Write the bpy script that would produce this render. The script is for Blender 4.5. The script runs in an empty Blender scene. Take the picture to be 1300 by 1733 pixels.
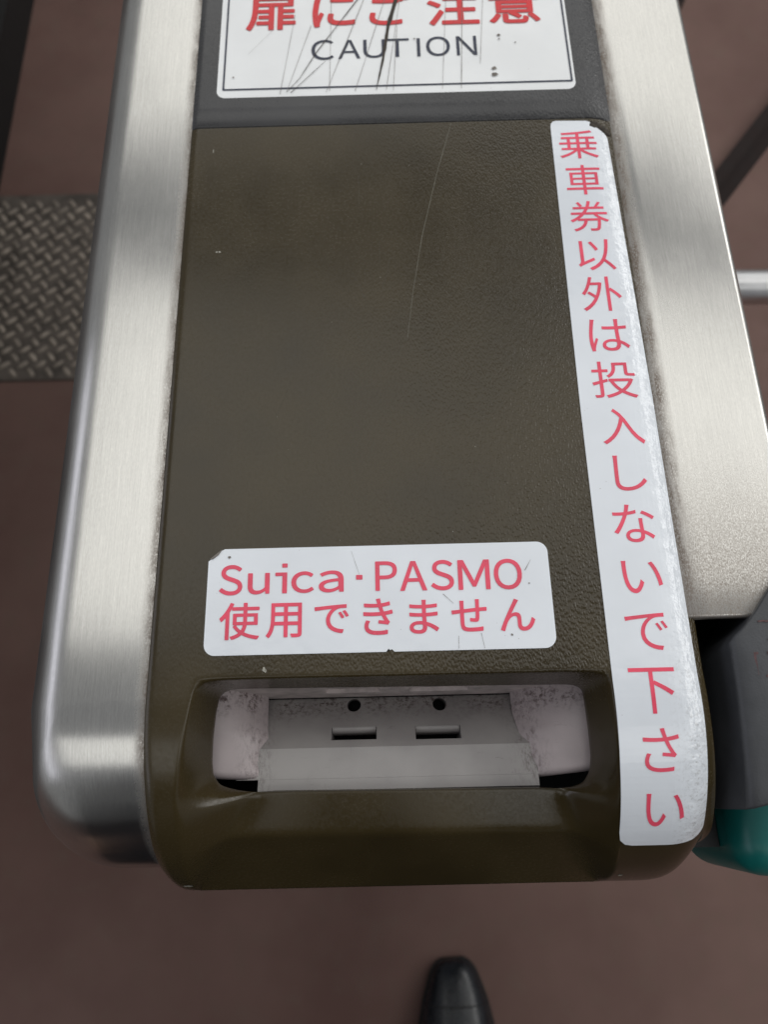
import bpy, bmesh, math, random
from mathutils import Vector, Matrix, noise
random.seed(4)
R = math.radians
scene = bpy.context.scene

# ------------------------------------------------------------------ camera
H = 1.0                                  # height of the gate's top cover above the floor
pitch, roll, yaw = 0.34442736, -0.03643874, 0.01236852
right = Vector((1, 0, 0)); up = Vector((0, math.cos(pitch), math.sin(pitch))); fwd = Vector((0, math.sin(pitch), -math.cos(pitch)))
Z = Matrix.Rotation(yaw, 3, 'Z')
right, up, fwd = Z @ right, Z @ up, Z @ fwd
r2 = math.cos(roll) * right + math.sin(roll) * up
u2 = -math.sin(roll) * right + math.cos(roll) * up
cam = bpy.data.cameras.new('camera')
cam.sensor_fit = 'VERTICAL'; cam.sensor_height = 36.0; cam.lens = 27.0
cam.clip_start = 0.02; cam.clip_end = 100
cam.dof.use_dof = True; cam.dof.focus_distance = 0.355; cam.dof.aperture_fstop = 9.0
camo = bpy.data.objects.new('camera', cam); scene.collection.objects.link(camo)
m = Matrix((r2, u2, -fwd)).transposed().to_4x4(); m.translation = (-0.01413266, -0.12102625, 1.33699593)
camo.matrix_world = m
scene.camera = camo

# ------------------------------------------------------------------ light
w = bpy.data.worlds.new('World'); scene.world = w; w.use_nodes = True
w.node_tree.nodes['Background'].inputs[0].default_value = (0.95, 0.97, 1.0, 1)
w.node_tree.nodes['Background'].inputs[1].default_value = 0.20

def area(name, loc, aim, sx, sy, radiance, col=(1, 1, 1), spin=0):
    l = bpy.data.lights.new(name, 'AREA'); l.shape = 'RECTANGLE'; l.size = sx; l.size_y = sy
    l.energy = radiance * math.pi * sx * sy; l.color = col
    o = bpy.data.objects.new(name, l); scene.collection.objects.link(o)
    d = Vector(aim) - Vector(loc)
    o.matrix_world = Matrix.Translation(loc) @ d.to_track_quat('-Z', 'Y').to_matrix().to_4x4() @ Matrix.Rotation(spin, 4, 'Z')
    return o
# roof lights over the gate line (their reflections are the bright bands on the brushed steel)
area('roof_light_middle', (0.75, 0.86, 3.0), (0.75, 0.86, 0), 4.3, 1.34, 0.90, (1.0, 0.99, 0.95), R(-4))
area('roof_light_far', (0.75, 3.30, 3.0), (0.75, 3.30, 0), 4.3, 2.2, 0.95, (1.0, 0.99, 0.95), R(-4))
area('roof_light_rear', (0.75, -1.35, 3.0), (0.75, -1.35, 0), 4.3, 1.0, 0.85, (1.0, 1.0, 0.97))
area('open_side_light', (3.4, 1.0, 3.1), (0.1, 0.3, 1.0), 5.0, 0.9, 2.8, (1.0, 0.99, 0.97))
area('left_side_light', (-3.2, -0.4, 2.6), (0, -0.2, 1.0), 5.0, 1.0, 0.9, (0.86, 0.87, 1.0))

scene.view_settings.view_transform = 'Standard'
scene.view_settings.look = 'None'
scene.view_settings.exposure = 0.20
scene.view_settings.gamma = 1.0
scene.view_settings.use_curve_mapping = False

# ------------------------------------------------------------------ helpers
def link(name, me, mat=None, parent=None, smooth=True):
    o = bpy.data.objects.new(name, me)
    scene.collection.objects.link(o)
    if mat: me.materials.clear(); me.materials.append(mat)
    if smooth:
        for p in me.polygons: p.use_smooth = True
    if parent:
        o.parent = parent
        top = Vector((0, 0, 0)); q = parent
        while q: top += q.location; q = q.parent
        o.location = -top                      # meshes are written in world metres
    return o

def finish(bm, name, mat, parent=None, smooth=True, merge=1e-6, recalc=True):
    if merge: bmesh.ops.remove_doubles(bm, verts=bm.verts, dist=merge)
    if recalc: bmesh.ops.recalc_face_normals(bm, faces=bm.faces)
    me = bpy.data.meshes.new(name); bm.to_mesh(me); bm.free()
    return link(name, me, mat, parent, smooth)

def root(name, loc, label, cat, group=None):
    o = bpy.data.objects.new(name, None); scene.collection.objects.link(o)
    o.location = loc; o.empty_display_size = 0.1
    o['label'] = label; o['category'] = cat
    if group: o['group'] = group
    return o

def bake(o):
    """apply the object's modifiers to its mesh"""
    dg = bpy.context.evaluated_depsgraph_get(); dg.update()
    me = bpy.data.meshes.new_from_object(o.evaluated_get(dg))
    mats = list(o.data.materials); o.modifiers.clear(); o.data = me
    return o

def box_bm(x0, x1, y0, y1, z0, z1, bm=None):
    bm = bm or bmesh.new()
    v = [bm.verts.new((x, y, z)) for z in (z0, z1) for (x, y) in ((x0, y0), (x1, y0), (x1, y1), (x0, y1))]
    for f in ((3, 2, 1, 0), (4, 5, 6, 7), (0, 1, 5, 4), (1, 2, 6, 5), (2, 3, 7, 6), (3, 0, 4, 7)): bm.faces.new([v[i] for i in f])
    return bm

def bevel(o, width, seg=3, angle=25, limit=True):
    b = o.modifiers.new('bevel', 'BEVEL'); b.width = width; b.segments = seg
    b.limit_method = 'ANGLE'; b.angle_limit = R(angle)
    b.use_clamp_overlap = True
    return o

def grid(bm, pts):
    vs = [[bm.verts.new(p) for p in row] for row in pts]
    for i in range(len(vs) - 1):
        for j in range(len(vs[0]) - 1):
            bm.faces.new((vs[i][j], vs[i][j + 1], vs[i + 1][j + 1], vs[i + 1][j]))
    return vs

def tube_bm(p0, p1, r, n=24, bm=None, cap=True):
    bm = bm or bmesh.new()
    p0, p1 = Vector(p0), Vector(p1); d = (p1 - p0).normalized()
    a = d.orthogonal().normalized(); b = d.cross(a)
    A = [bm.verts.new(p0 + r * (math.cos(t) * a + math.sin(t) * b)) for t in [2 * math.pi * i / n for i in range(n)]]
    B = [bm.verts.new(p1 + r * (math.cos(t) * a + math.sin(t) * b)) for t in [2 * math.pi * i / n for i in range(n)]]
    for i in range(n): bm.faces.new((A[i], A[(i + 1) % n], B[(i + 1) % n], B[i]))
    if cap: bm.faces.new(A[::-1]); bm.faces.new(B)
    return bm

# ------------------------------------------------------------------ materials
class NT:
    def __init__(s, name):
        s.m = bpy.data.materials.new(name); s.m.use_nodes = True
        s.t = s.m.node_tree; s.b = s.t.nodes['Principled BSDF']
        s.co = s.n('ShaderNodeTexCoord').outputs['Object']
    def n(s, k, **kw):
        nd = s.t.nodes.new(k)
        for a, v in kw.items(): setattr(nd, a, v)
        return nd
    def put(s, inp, v):
        if hasattr(v, 'is_linked') or hasattr(v, 'links'): s.t.links.new(v, inp)
        else:
            if isinstance(v, tuple) and len(v) == 3 and inp.type == 'RGBA': v = v + (1,)
            inp.default_value = v
    def set(s, **kw):
        for k, v in kw.items(): s.put(s.b.inputs[k.replace('_', ' ')], v)
    def map(s, scale=(1, 1, 1), rot=(0, 0, 0), loc=(0, 0, 0)):
        nd = s.n('ShaderNodeMapping'); s.put(nd.inputs[0], s.co)
        nd.inputs['Scale'].default_value = scale; nd.inputs['Rotation'].default_value = rot; nd.inputs['Location'].default_value = loc
        return nd.outputs[0]
    def noise(s, scale, vec=None, detail=2, rough=0.5, dist=0):
        nd = s.n('ShaderNodeTexNoise'); s.put(nd.inputs['Vector'], vec or s.co)
        nd.inputs['Scale'].default_value = scale; nd.inputs['Detail'].default_value = detail
        nd.inputs['Roughness'].default_value = rough; nd.inputs['Distortion'].default_value = dist
        return nd.outputs[0]
    def voronoi(s, scale, vec=None, feature='F1', out='Distance', rnd=1.0):
        nd = s.n('ShaderNodeTexVoronoi', feature=feature); s.put(nd.inputs['Vector'], vec or s.co)
        nd.inputs['Scale'].default_value = scale; nd.inputs['Randomness'].default_value = rnd
        return nd.outputs[out]
    def math(s, op, a, b=0.0, c=0.0, clamp=False):
        nd = s.n('ShaderNodeMath', operation=op, use_clamp=clamp)
        s.put(nd.inputs[0], a); s.put(nd.inputs[1], b); s.put(nd.inputs[2], c); return nd.outputs[0]
    def ramp(s, v, lo, hi, a=0.0, b=1.0, smooth=True):
        nd = s.n('ShaderNodeMapRange', interpolation_type='SMOOTHSTEP' if smooth else 'LINEAR'); s.put(nd.inputs[0], v)
        s.put(nd.inputs[1], lo); s.put(nd.inputs[2], hi); s.put(nd.inputs[3], a); s.put(nd.inputs[4], b); return nd.outputs[0]
    def mix(s, f, a, b):
        nd = s.n('ShaderNodeMix', data_type='RGBA'); s.put(nd.inputs[0], f); s.put(nd.inputs[6], a); s.put(nd.inputs[7], b); return nd.outputs[2]
    def xyz(s):
        nd = s.n('ShaderNodeSeparateXYZ'); s.put(nd.inputs[0], s.co); return nd.outputs
    def bump(s, h, dist, strength=1.0, chain=None):
        nd = s.n('ShaderNodeBump'); nd.inputs['Distance'].default_value = dist; s.put(nd.inputs['Strength'], strength)
        s.put(nd.inputs['Height'], h)
        if chain: s.put(nd.inputs['Normal'], chain)
        return nd.outputs[0]

def mat_steel(name='brushed_steel', dirt=True):
    s = NT(name)
    st1 = s.noise(1.0, s.map((1250, 16, 300)), 3, 0.75)
    st2 = s.noise(1.0, s.map((500, 7, 100)), 2, 0.5)
    cl = s.noise(14, None, 3, 0.55)
    grain = s.noise(1.0, s.map((1500, 420, 900)), 3, 0.8)
    st3 = s.noise(1.0, s.map((1600, 70, 300)), 3, 0.8)
    v = s.math('ADD', s.math('MULTIPLY', st1, 0.16), s.math('MULTIPLY', st2, 0.03))
    v = s.math('ADD', v, s.math('MULTIPLY', grain, 0.17))
    v = s.math('ADD', v, s.math('MULTIPLY', st3, 0.18))
    v = s.math('ADD', v, s.math('MULTIPLY', cl, 0.08))
    v = s.math('ADD', v, 0.32)
    comb = s.n('ShaderNodeCombineColor')
    s.put(comb.inputs[0], v); s.put(comb.inputs[1], s.math('MULTIPLY', v, 0.985)); s.put(comb.inputs[2], s.math('MULTIPLY', v, 0.94))
    col = comb.outputs[0]
    rough = s.ramp(cl, 0.3, 0.75, 0.21, 0.27)
    metal = 1.0
    if dirt:
        x, y, z = s.xyz()
        ax = s.math('ABSOLUTE', x)
        edge = s.ramp(s.math('ADD', ax, s.math('MULTIPLY', s.ramp(x, -0.01, 0.01), -0.0012)), 0.1200, 0.1272, 1.0, 0.0)
        dn = s.noise(1.0, s.map((1700, 800, 1200)), 4, 0.85)
        dn2 = s.noise(1.0, s.map((300, 60, 100)), 3, 0.6)
        d = s.math('MULTIPLY', edge, s.math('MULTIPLY', s.ramp(dn, 0.30, 0.56), s.ramp(dn2, 0.35, 0.65, 0.5, 1.0)))
        # grime film near the cut end of the right hand rail
        film = s.math('MULTIPLY', s.ramp(y, -0.055, 0.05, 1.0, 0.05), s.ramp(x, 0.1, 0.12))
        film = s.math('MULTIPLY', film, s.ramp(s.noise(1.0, s.map((2200, 1100, 1500)), 3, 0.8), 0.28, 0.70))
        spots = s.ramp(s.voronoi(55, s.map((1, 1, 1), loc=(0.3, 0.1, 0))), 0.0, 0.045, 0.8, 0.0)
        spots = s.math('MULTIPLY', spots, s.ramp(s.noise(9), 0.52, 0.6))
        tot = s.math('MAXIMUM', s.math('MULTIPLY', d, 0.85), s.math('MAXIMUM', s.math('MULTIPLY', film, 0.75), s.math('MULTIPLY', spots, 0.5)))
        col = s.mix(tot, col, (0.13, 0.075, 0.036))
        metal = s.math('SUBTRACT', 1.0, s.math('MULTIPLY', tot, 0.9))
        rough = s.math('ADD', rough, s.math('MULTIPLY', tot, 0.35))
    s.set(Base_Color=col, Metallic=metal, Roughness=rough, Anisotropic=0.72)
    s.b.inputs['Anisotropic Rotation'].default_value = 0.25
    tg = s.n('ShaderNodeCombineXYZ'); tg.inputs[1].default_value = 1.0
    s.put(s.b.inputs['Tangent'], tg.outputs[0])
    bm_ = s.bump(s.math('ADD', st1, s.math('MULTIPLY', grain, 0.6)), 0.00005, 0.16)
    s.put(s.b.inputs['Normal'], bm_)
    return s.m

def mat_plastic(name, col, rough, grain_scale, grain_depth, worn=True, speck=0.25):
    s = NT(name)
    x, y, z = s.xyz()
    cl = s.noise(11, None, 3, 0.6)
    fine = s.noise(650, None, 2, 0.6)
    c2 = tuple(c * 1.28 + 0.002 for c in col); c1 = tuple(c * 0.86 for c in col)
    base = s.mix(s.ramp(cl, 0.3, 0.7), c1, c2)
    sp = s.math('MULTIPLY', s.ramp(s.voronoi(420), 0.0, 0.13, 1.0, 0.0), s.ramp(s.noise(60), 0.48, 0.62))
    base = s.mix(s.math('MULTIPLY', sp, speck), base, (0.16, 0.14, 0.10))
    g = s.math('ADD', s.ramp(s.voronoi(grain_scale, s.map((1.0, 0.5, 1.0), rot=(0, 0, 0.12)), 'SMOOTH_F1'), 0.1, 0.75, 1.0, 0.0),
               s.math('MULTIPLY', s.noise(grain_scale * 0.9, None, 2, 0.5), 0.5))
    stren = 0.8
    if worn:
        # the middle left of the cover is polished by passing hands, the texture survives at the right and near edge
        a = s.ramp(s.math('ADD', s.math('ADD', x, s.math('MULTIPLY', y, -0.35)), s.math('MULTIPLY', s.noise(14, None, 2), 0.05)), -0.08, 0.11, 0.06, 1.0)
        stren = s.math('MULTIPLY', a, s.ramp(y, -0.088, -0.070, 0.03, 1.0))
    s.set(Base_Color=base, Roughness=s.math('ADD', s.ramp(fine, 0.3, 0.7, rough - 0.05, rough + 0.06), s.ramp(cl, 0.35, 0.65, -0.03, 0.03)))
    s.b.inputs['Specular IOR Level'].default_value = 0.5
    s.put(s.b.inputs['Normal'], s.bump(g, grain_depth, stren))
    return s.m

def mat_sticker(name, col=(0.88, 0.925, 0.985)):
    s = NT(name)
    x, y, z = s.xyz()
    sp = s.math('MULTIPLY', s.ramp(s.voronoi(260), 0.0, 0.10, 1.0, 0.0), s.ramp(s.noise(45), 0.56, 0.66))
    film = s.math('MULTIPLY', s.ramp(y, -0.12, -0.02, 1.0, 0.0), s.ramp(x, 0.1, 0.118, 0.0, 1.0))
    sm = s.math('MULTIPLY', s.ramp(s.noise(500, None, 4, 0.75), 0.5, 0.68), film)
    tint = s.mix(s.ramp(s.noise(20, None, 3), 0.3, 0.7), col, tuple(c * 0.93 for c in col))
    c = s.mix(s.math('MULTIPLY', s.math('MAXIMUM', sp, s.math('MULTIPLY', sm, 0.55)), 0.7), tint, (0.20, 0.17, 0.13))
    s.set(Base_Color=c, Roughness=s.ramp(s.noise(90, None, 3), 0.3, 0.7, 0.16, 0.26))
    s.b.inputs['Coat Weight'].default_value = 0.7; s.b.inputs['Coat Roughness'].default_value = 0.05
    h = s.math('ADD', s.noise(110, None, 1, 0.5), s.math('MULTIPLY', s.noise(700, None, 2), 0.16))
    wr = s.ramp(x, 0.104, 0.114, 0.16, 1.0)
    h = s.math('ADD', h, s.math('MULTIPLY', s.noise(320, None, 2, 0.6), s.ramp(x, 0.106, 0.114, 0.0, 0.45)))
    nb = s.bump(h, 0.0008, wr)
    s.put(s.b.inputs['Normal'], nb); s.put(s.b.inputs['Coat Normal'], nb)
    return s.m

def mat_simple(name, col, rough=0.5, metal=0.0, var=0.15, scale=40, bump=0.0, bscale=300):
    s = NT(name)
    nz = s.noise(scale, None, 4, 0.6)
    s.set(Base_Color=s.mix(s.ramp(nz, 0.3, 0.7), tuple(c * (1 - var) for c in col), tuple(min(1, c * (1 + var)) for c in col)),
          Roughness=s.ramp(nz, 0.3, 0.7, max(0.03, rough - 0.05), rough + 0.06), Metallic=metal)
    if bump: s.put(s.b.inputs['Normal'], s.bump(s.noise(bscale, None, 3), bump, 0.6))
    return s.m

def mat_floor():
    s = NT('brown_rubber_floor')
    big = s.noise(2.6, None, 4, 0.6); mid = s.noise(26, None, 4, 0.65); fine = s.noise(420, None, 2, 0.6)
    c = s.mix(s.ramp(big, 0.3, 0.7), (0.140, 0.078, 0.066), (0.190, 0.114, 0.096))
    c = s.mix(s.math('MULTIPLY', s.ramp(mid, 0.45, 0.75), 0.35), c, (0.17, 0.125, 0.10))
    c = s.mix(s.math('MULTIPLY', s.ramp(s.voronoi(26), 0.0, 0.06, 1, 0), s.math('MULTIPLY', s.ramp(s.noise(3), 0.5, 0.6), 0.6)), c, (0.22, 0.18, 0.15))
    s.set(Base_Color=c, Roughness=s.ramp(mid, 0.3, 0.7, 0.5, 0.68))
    s.b.inputs['Specular IOR Level'].default_value = 0.3
    s.put(s.b.inputs['Normal'], s.bump(fine, 0.0006, 0.5))
    return s.m

def mat_tray(name, ca, cb):
    s = NT(name)
    base = s.mix(s.ramp(s.noise(35, None, 3), 0.3, 0.7), ca, cb)
    x, y, z = s.xyz()
    # hair-like dark scuffs left by tickets and coins, denser towards the deep end
    sc = s.ramp(s.noise(1.0, s.map((160, 900, 300), rot=(0, 0, 0.6)), 5, 0.75, 1.0), 0.60, 0.70)
    sc2 = s.ramp(s.noise(1.0, s.map((900, 200, 300), rot=(0, 0, -0.4)), 5, 0.75, 1.0), 0.61, 0.71)
    area_ = s.ramp(s.noise(28, None, 3, 0.6), 0.40, 0.64)
    deep = s.ramp(y, -0.099, -0.079, 0.0, 1.0)
    k = s.math('MULTIPLY', s.math('MAXIMUM', sc, sc2), s.math('MAXIMUM', s.math('MULTIPLY', area_, 0.75), deep))
    cx = s.math('ABSOLUTE', s.math('ADD', x, 0.0150))
    corner = s.math('MULTIPLY', s.ramp(cx, 0.052, 0.064), s.math('MULTIPLY', s.ramp(cx, 0.066, 0.078, 1.0, 0.0), s.ramp(s.noise(1.0, s.map((700, 260, 400), rot=(0, 0, 0.5)), 5, 0.8), 0.44, 0.66)))
    grime = s.math('MULTIPLY', s.ramp(s.noise(420, None, 5, 0.8), 0.45, 0.62), s.ramp(y, -0.092, -0.080, 0.0, 1.0))
    patch = s.ramp(s.noise(75, None, 2, 0.5), 0.36, 0.60, 0.30, 1.0)
    k = s.math('MULTIPLY', k, patch); grime = s.math('MULTIPLY', grime, patch); corner = s.math('MULTIPLY', corner, patch)
    tot = s.math('MAXIMUM', s.math('MULTIPLY', k, 0.8), s.math('MAXIMUM', s.math('MULTIPLY', grime, 0.9), s.math('MULTIPLY', corner, 0.55)))
    s.set(Base_Color=s.mix(tot, base, (0.065, 0.035, 0.03)), Roughness=s.ramp(tot, 0, 1, 0.42, 0.7))
    s.put(s.b.inputs['Normal'], s.bump(s.noise(300, None, 3), 0.0002, 0.4))
    return s.m

STEEL = mat_steel()
STEEL_PLAIN = mat_steel('brushed_steel_clean', False)
OLIVE = mat_plastic('olive_brown_plastic', (0.041, 0.0295, 0.0110), 0.22, 1300, 0.00018)
GREY = mat_plastic('dark_grey_plastic', (0.050, 0.050, 0.052), 0.30, 1000, 0.00026, True, 0.12)
STICK = mat_sticker('white_vinyl_sticker')
STICK2 = mat_sticker('white_vinyl_label', (0.93, 0.95, 0.96))
RED = mat_simple('faded_red_ink', (0.90, 0.085, 0.155), 0.30, 0, 0.10, 60)
RED_DARK = mat_simple('red_ink', (0.70, 0.022, 0.030), 0.28, 0, 0.08, 60)
NAVY = mat_simple('navy_ink', (0.016, 0.024, 0.055), 0.28, 0, 0.1, 60)
SCR = mat_simple('scratch_dirt', (0.20, 0.18, 0.16), 0.7, 0, 0.3, 400)
SCR_DARK = mat_simple('scratch_dirt_dark', (0.05, 0.04, 0.03), 0.7, 0, 0.3, 400)
SCR_PALE = mat_simple('scratch_pale', (0.13, 0.12, 0.09), 0.5, 0, 0.2, 400)
CHIP = mat_simple('bare_chip', (0.36, 0.35, 0.30), 0.5, 0, 0.3, 900)
BLACK = mat_simple('black_plastic', (0.010, 0.010, 0.011), 0.5, 0, 0.2, 60)
TRAY = mat_tray('grey_plastic_scuffed', (0.345, 0.325, 0.32), (0.42, 0.40, 0.39))
GUIDE = mat_tray('ivory_plastic_scuffed', (0.42, 0.365, 0.37), (0.52, 0.455, 0.46))
IVORY = mat_simple('ivory_plastic', (0.50, 0.44, 0.43), 0.45, 0, 0.22, 120)
TEAL = mat_simple('teal_plastic', (0.006, 0.150, 0.137), 0.34, 0, 0.12, 30, 0.0001, 200)
GUNMETAL = mat_simple('dark_grey_painted_plastic', (0.060, 0.063, 0.070), 0.42, 0, 0.18, 35, 0.0002, 900)
FADED = mat_simple('worn_red_print', (0.10, 0.048, 0.050), 0.6, 0, 0.35, 500)
FLOOR = mat_floor()
PLATE = mat_simple('worn_tread_steel', (0.12, 0.102, 0.088), 0.50, 0.35, 0.35, 26, 0.0006, 120)
SHADOWDARK = mat_simple('floor_shadow_brown', (0.018, 0.011, 0.010), 0.95, 0, 0.15, 30)  # dark tone of the shadow-like floor bands, put into the colour
LEATHER = mat_simple('black_leather', (0.012, 0.014, 0.018), 0.26, 0, 0.2, 60, 0.0006, 160)
RUBBER = mat_simple('black_rubber', (0.012, 0.012, 0.012), 0.7, 0, 0.2, 60)
CHROME = mat_simple('satin_steel_tube', (0.72, 0.72, 0.73), 0.36, 1.0, 0.05, 30)

# ------------------------------------------------------------------ setting: floor
bm = bmesh.new()
vs = [bm.verts.new(p) for p in ((-30, -30, 0), (30, -30, 0), (30, 30, 0), (-30, 30, 0))]; bm.faces.new(vs)
fl = finish(bm, 'floor', FLOOR); fl['kind'] = 'structure'

# ------------------------------------------------------------------ the ticket gate
gate = root('ticket_gate', (0.0, 0.2, 0.0), 'brushed steel ticket gate with olive brown front cover, white stickers and a ticket slot', 'ticket gate')
YC, RC = -0.083, 0.0835                      # where the flat cover starts to roll over the front, and its radius
HW, HWR = 0.1205, 0.1220

def edge_drop(x, s):
    e = 0.0185 if x > 0 else 0.005
    hw = HWR if x > 0 else HW
    t = max(0.0, (abs(x) - (hw - e)) / e)
    k = 0.0052 if x > 0 else 0.0013
    g = min(1, max(0, (-s - 0.155) / 0.05))
    t2 = max(0.0, (abs(x) - (hw - 0.010)) / 0.010)
    return k * min(t, 1.1) ** 2.3 + g * 0.0045 * min(t2, 1.35) ** 3
def surf(x, s, off=0.0):
    """point on the cover: x across, s along it (flat part: s = world y)"""
    off = off - edge_drop(x, s)
    if s >= YC: return Vector((x, s, H + off))
    th = (YC - s) / RC
    if th > math.pi / 2:
        return Vector((x, YC - RC - off, H - RC - (th - math.pi / 2) * RC))
    return Vector((x, YC - math.sin(th) * (RC + off), H - RC + math.cos(th) * (RC + off)))

IL = [(-0.0893, -0.0768, 0.978), (-0.0932, -0.0798, 0.977), (-0.0947, -0.0868, 0.976), (-0.0959, -0.0983, 0.974), (-0.0965, -0.1085, 0.971), (-0.0961, -0.114, 0.969), (-0.0934, -0.1184, 0.967), (-0.086, -0.1206, 0.966), (-0.0775, -0.1218, 0.965), (-0.0886, -0.1404, 0.959), (-0.109, -0.1660, 0.926)]
IR = [(0.0704, -0.0784, 0.978), (0.0733, -0.081, 0.977), (0.0739, -0.088, 0.976), (0.0747, -0.0996, 0.974), (0.0753, -0.1097, 0.971), (0.0746, -0.116, 0.969), (0.0718, -0.1208, 0.967), (0.0671, -0.1224, 0.966), (0.0618, -0.1231, 0.965), (0.0673, -0.1412, 0.959), (0.0812, -0.1660, 0.926)]
SR = [-0.0755, -0.0790, -0.0870, -0.0990, -0.1100, -0.1180, -0.1240, -0.1290, -0.1350, -0.1600, -0.2080]
def rim_x(s, side):
    t = (SR[0] - s) / (SR[0] - SR[-1])
    if side < 0: return -0.0985 - 0.0085 * min(1, t * 2.6) ** 0.8 - 0.0035 * max(0, t - 0.5) * 2
    return 0.0800 + 0.0026 * min(1, t * 2.2) + 0.0035 * max(0, t - 0.55) * 2

def build_cover():
    bm = bmesh.new()
    K, M = 16, 16
    def lin(a, b, n): return [a + (b - a) * i / n for i in range(n + 1)]
    def strip_x(side, s):
        a = rim_x(s, side)
        b = (HWR if side > 0 else -HW) + (0.0048 * min(1, max(0, (-s - 0.06) / 0.10)) if side > 0 else 0.0)
        # cluster samples towards the outer edge
        c = a + 0.0045 * side
        return [a, a + 0.0012 * side, a + 0.0026 * side] + [c + (b - c) * (1 - (1 - i / (K - 3)) ** 1.4) for i in range(K - 2)]
    rows_top = [0.2345, 0.2340, 0.2325] + [0.228 + (-0.068 - 0.228) * i / 26 for i in range(27)] + [-0.0712, -0.0732, -0.0745, SR[0]]
    rows_side = []
    for a, b in zip(SR[:-1], SR[1:]):
        n = max(1, round((a - b) / 0.0030))
        rows_side += lin(a, b, n)[:-1]
    rows_side.append(SR[-1])
    # upper part, full width
    pts = []
    for s in rows_top:
        xl = strip_x(-1, SR[0])[::-1]; xr = strip_x(1, SR[0])
        xs = xl + lin(xl[-1], xr[0], M)[1:-1] + xr
        pts.append([surf(x, s) for x in xs])
    grid(bm, pts)
    for side in (-1, 1):
        grid(bm, [[surf(x, s) for x in strip_x(side, s)] for s in rows_side])
    # the closing roll under the front edge
    for side in (-1, 1):
        xs = strip_x(side, SR[-1])
        grid(bm, [[surf(x, SR[-1]) for x in xs], [surf(x, SR[-1]) + Vector((0, 0.004, -0.012)) for x in xs]])
    # side walls of the scoop
    def samples(P, s_list):
        out = []
        for s in s_list:
            for i in range(len(SR) - 1):
                if SR[i] >= s - 1e-9 and s >= SR[i + 1] - 1e-9:
                    t = (SR[i] - s) / (SR[i] - SR[i + 1]); out.append(Vector(P[i]).lerp(Vector(P[i + 1]), t)); break
        return out
    L = samples(IL, rows_side); Q = samples(IR, rows_side)
    def wall(side, inner):
        rows = []
        for s, q in zip(rows_side, inner):
            a = surf(rim_x(s, side), s)
            rows.append([a.lerp(q, t) for t in (0, 0.12, 0.28, 0.46, 0.64, 0.82, 1)])
        grid(bm, rows)
    wall(-1, L); wall(1, Q)
    # upper wall of the scoop
    xs = lin(rim_x(SR[0], -1), rim_x(SR[0], 1), M)
    top = [surf(x, SR[0]) for x in xs]
    bot = [Vector(IL[0]).lerp(Vector(IR[0]), i / M) for i in range(M + 1)]
    grid(bm, [[a.lerp(b, t) for a, b in zip(top, bot)] for t in (0, 0.12, 0.28, 0.46, 0.64, 0.82, 1)])
    # the two sloping faces below the opening
    i0 = min(range(len(rows_side)), key=lambda i: abs(rows_side[i] - SR[8]))
    grid(bm, [[a.lerp(b, t / M) for t in range(M + 1)] for a, b in zip(L[i0:], Q[i0:])])
    a, b = L[-1], Q[-1]
    ra, rb = surf(rim_x(SR[-1], -1), SR[-1]), surf(rim_x(SR[-1], 1), SR[-1])
    dn = Vector((0, 0.004, -0.012))
    grid(bm, [[ra, a, b, rb], [ra + dn, a + dn, b + dn, rb + dn]])
    bmesh.ops.remove_doubles(bm, verts=bm.verts, dist=2e-5)
    o = finish(bm, 'front_cover', OLIVE, gate)
    # soften the rim, the corners and the ridge of the moulded scoop
    me = o.data
    bm = bmesh.new(); bm.from_mesh(me)
    soft = [v for v in bm.verts if not v.is_boundary and -0.1125 < v.co.x < 0.0905 and v.co.y < -0.071 and v.co.z > 0.9195]
    deep = {v for v in soft if v.co.y < -0.117 and (v.co - surf(v.co.x, -0.13)).length < 9 and -0.099 < v.co.x < 0.0775}
    outer = [v for v in soft if v not in deep]; deep = list(deep)
    bmesh.ops.smooth_vert(bm, verts=deep, factor=0.35, use_axis_x=True, use_axis_y=True, use_axis_z=True)
    for _ in range(1): bmesh.ops.smooth_vert(bm, verts=outer, factor=0.5, use_axis_x=True, use_axis_y=True, use_axis_z=True)
    bm.to_mesh(me); bm.free()
    b = o.modifiers.new('sub', 'SUBSURF'); b.levels = 1; b.render_levels = 1; bake(o)
    s = o.modifiers.new('thick', 'SOLIDIFY'); s.thickness = 0.0024; s.offset = -1
    bake(o)
    bevel(o, 0.0005, 2, 50); bake(o)
    for p in o.data.polygons: p.use_smooth = True
    return o
cover = build_cover()

# grey cover beyond the seam
bm = bmesh.new()
def lin(a, b, n): return [a + (b - a) * i / n for i in range(n + 1)]
xs = [-HW + (HW + HWR) * (0.5 - 0.5 * math.cos(math.pi * i / 80)) for i in range(81)]
rows = [[Vector((x, 0.2352, H - 0.004)) for x in xs], [surf(x, 0.2354, -0.0010) for x in xs], [surf(x, 0.2362, 0.0003) for x in xs]] + [[surf(x, y, 0.0003) for x in xs] for y in lin(0.25, 1.3, 12)]
rows = [[(Vector((-HW, p[0].y, H - 0.005)))] + p + [Vector((HWR, p[0].y, H - 0.008))] for p in rows]
grid(bm, rows)
top_cover = finish(bm, 'top_cover', GREY, gate, recalc=False)
# make sure it faces up
if top_cover.data.polygons[20].normal.z < 0: top_cover.data.flip_normals()

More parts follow.
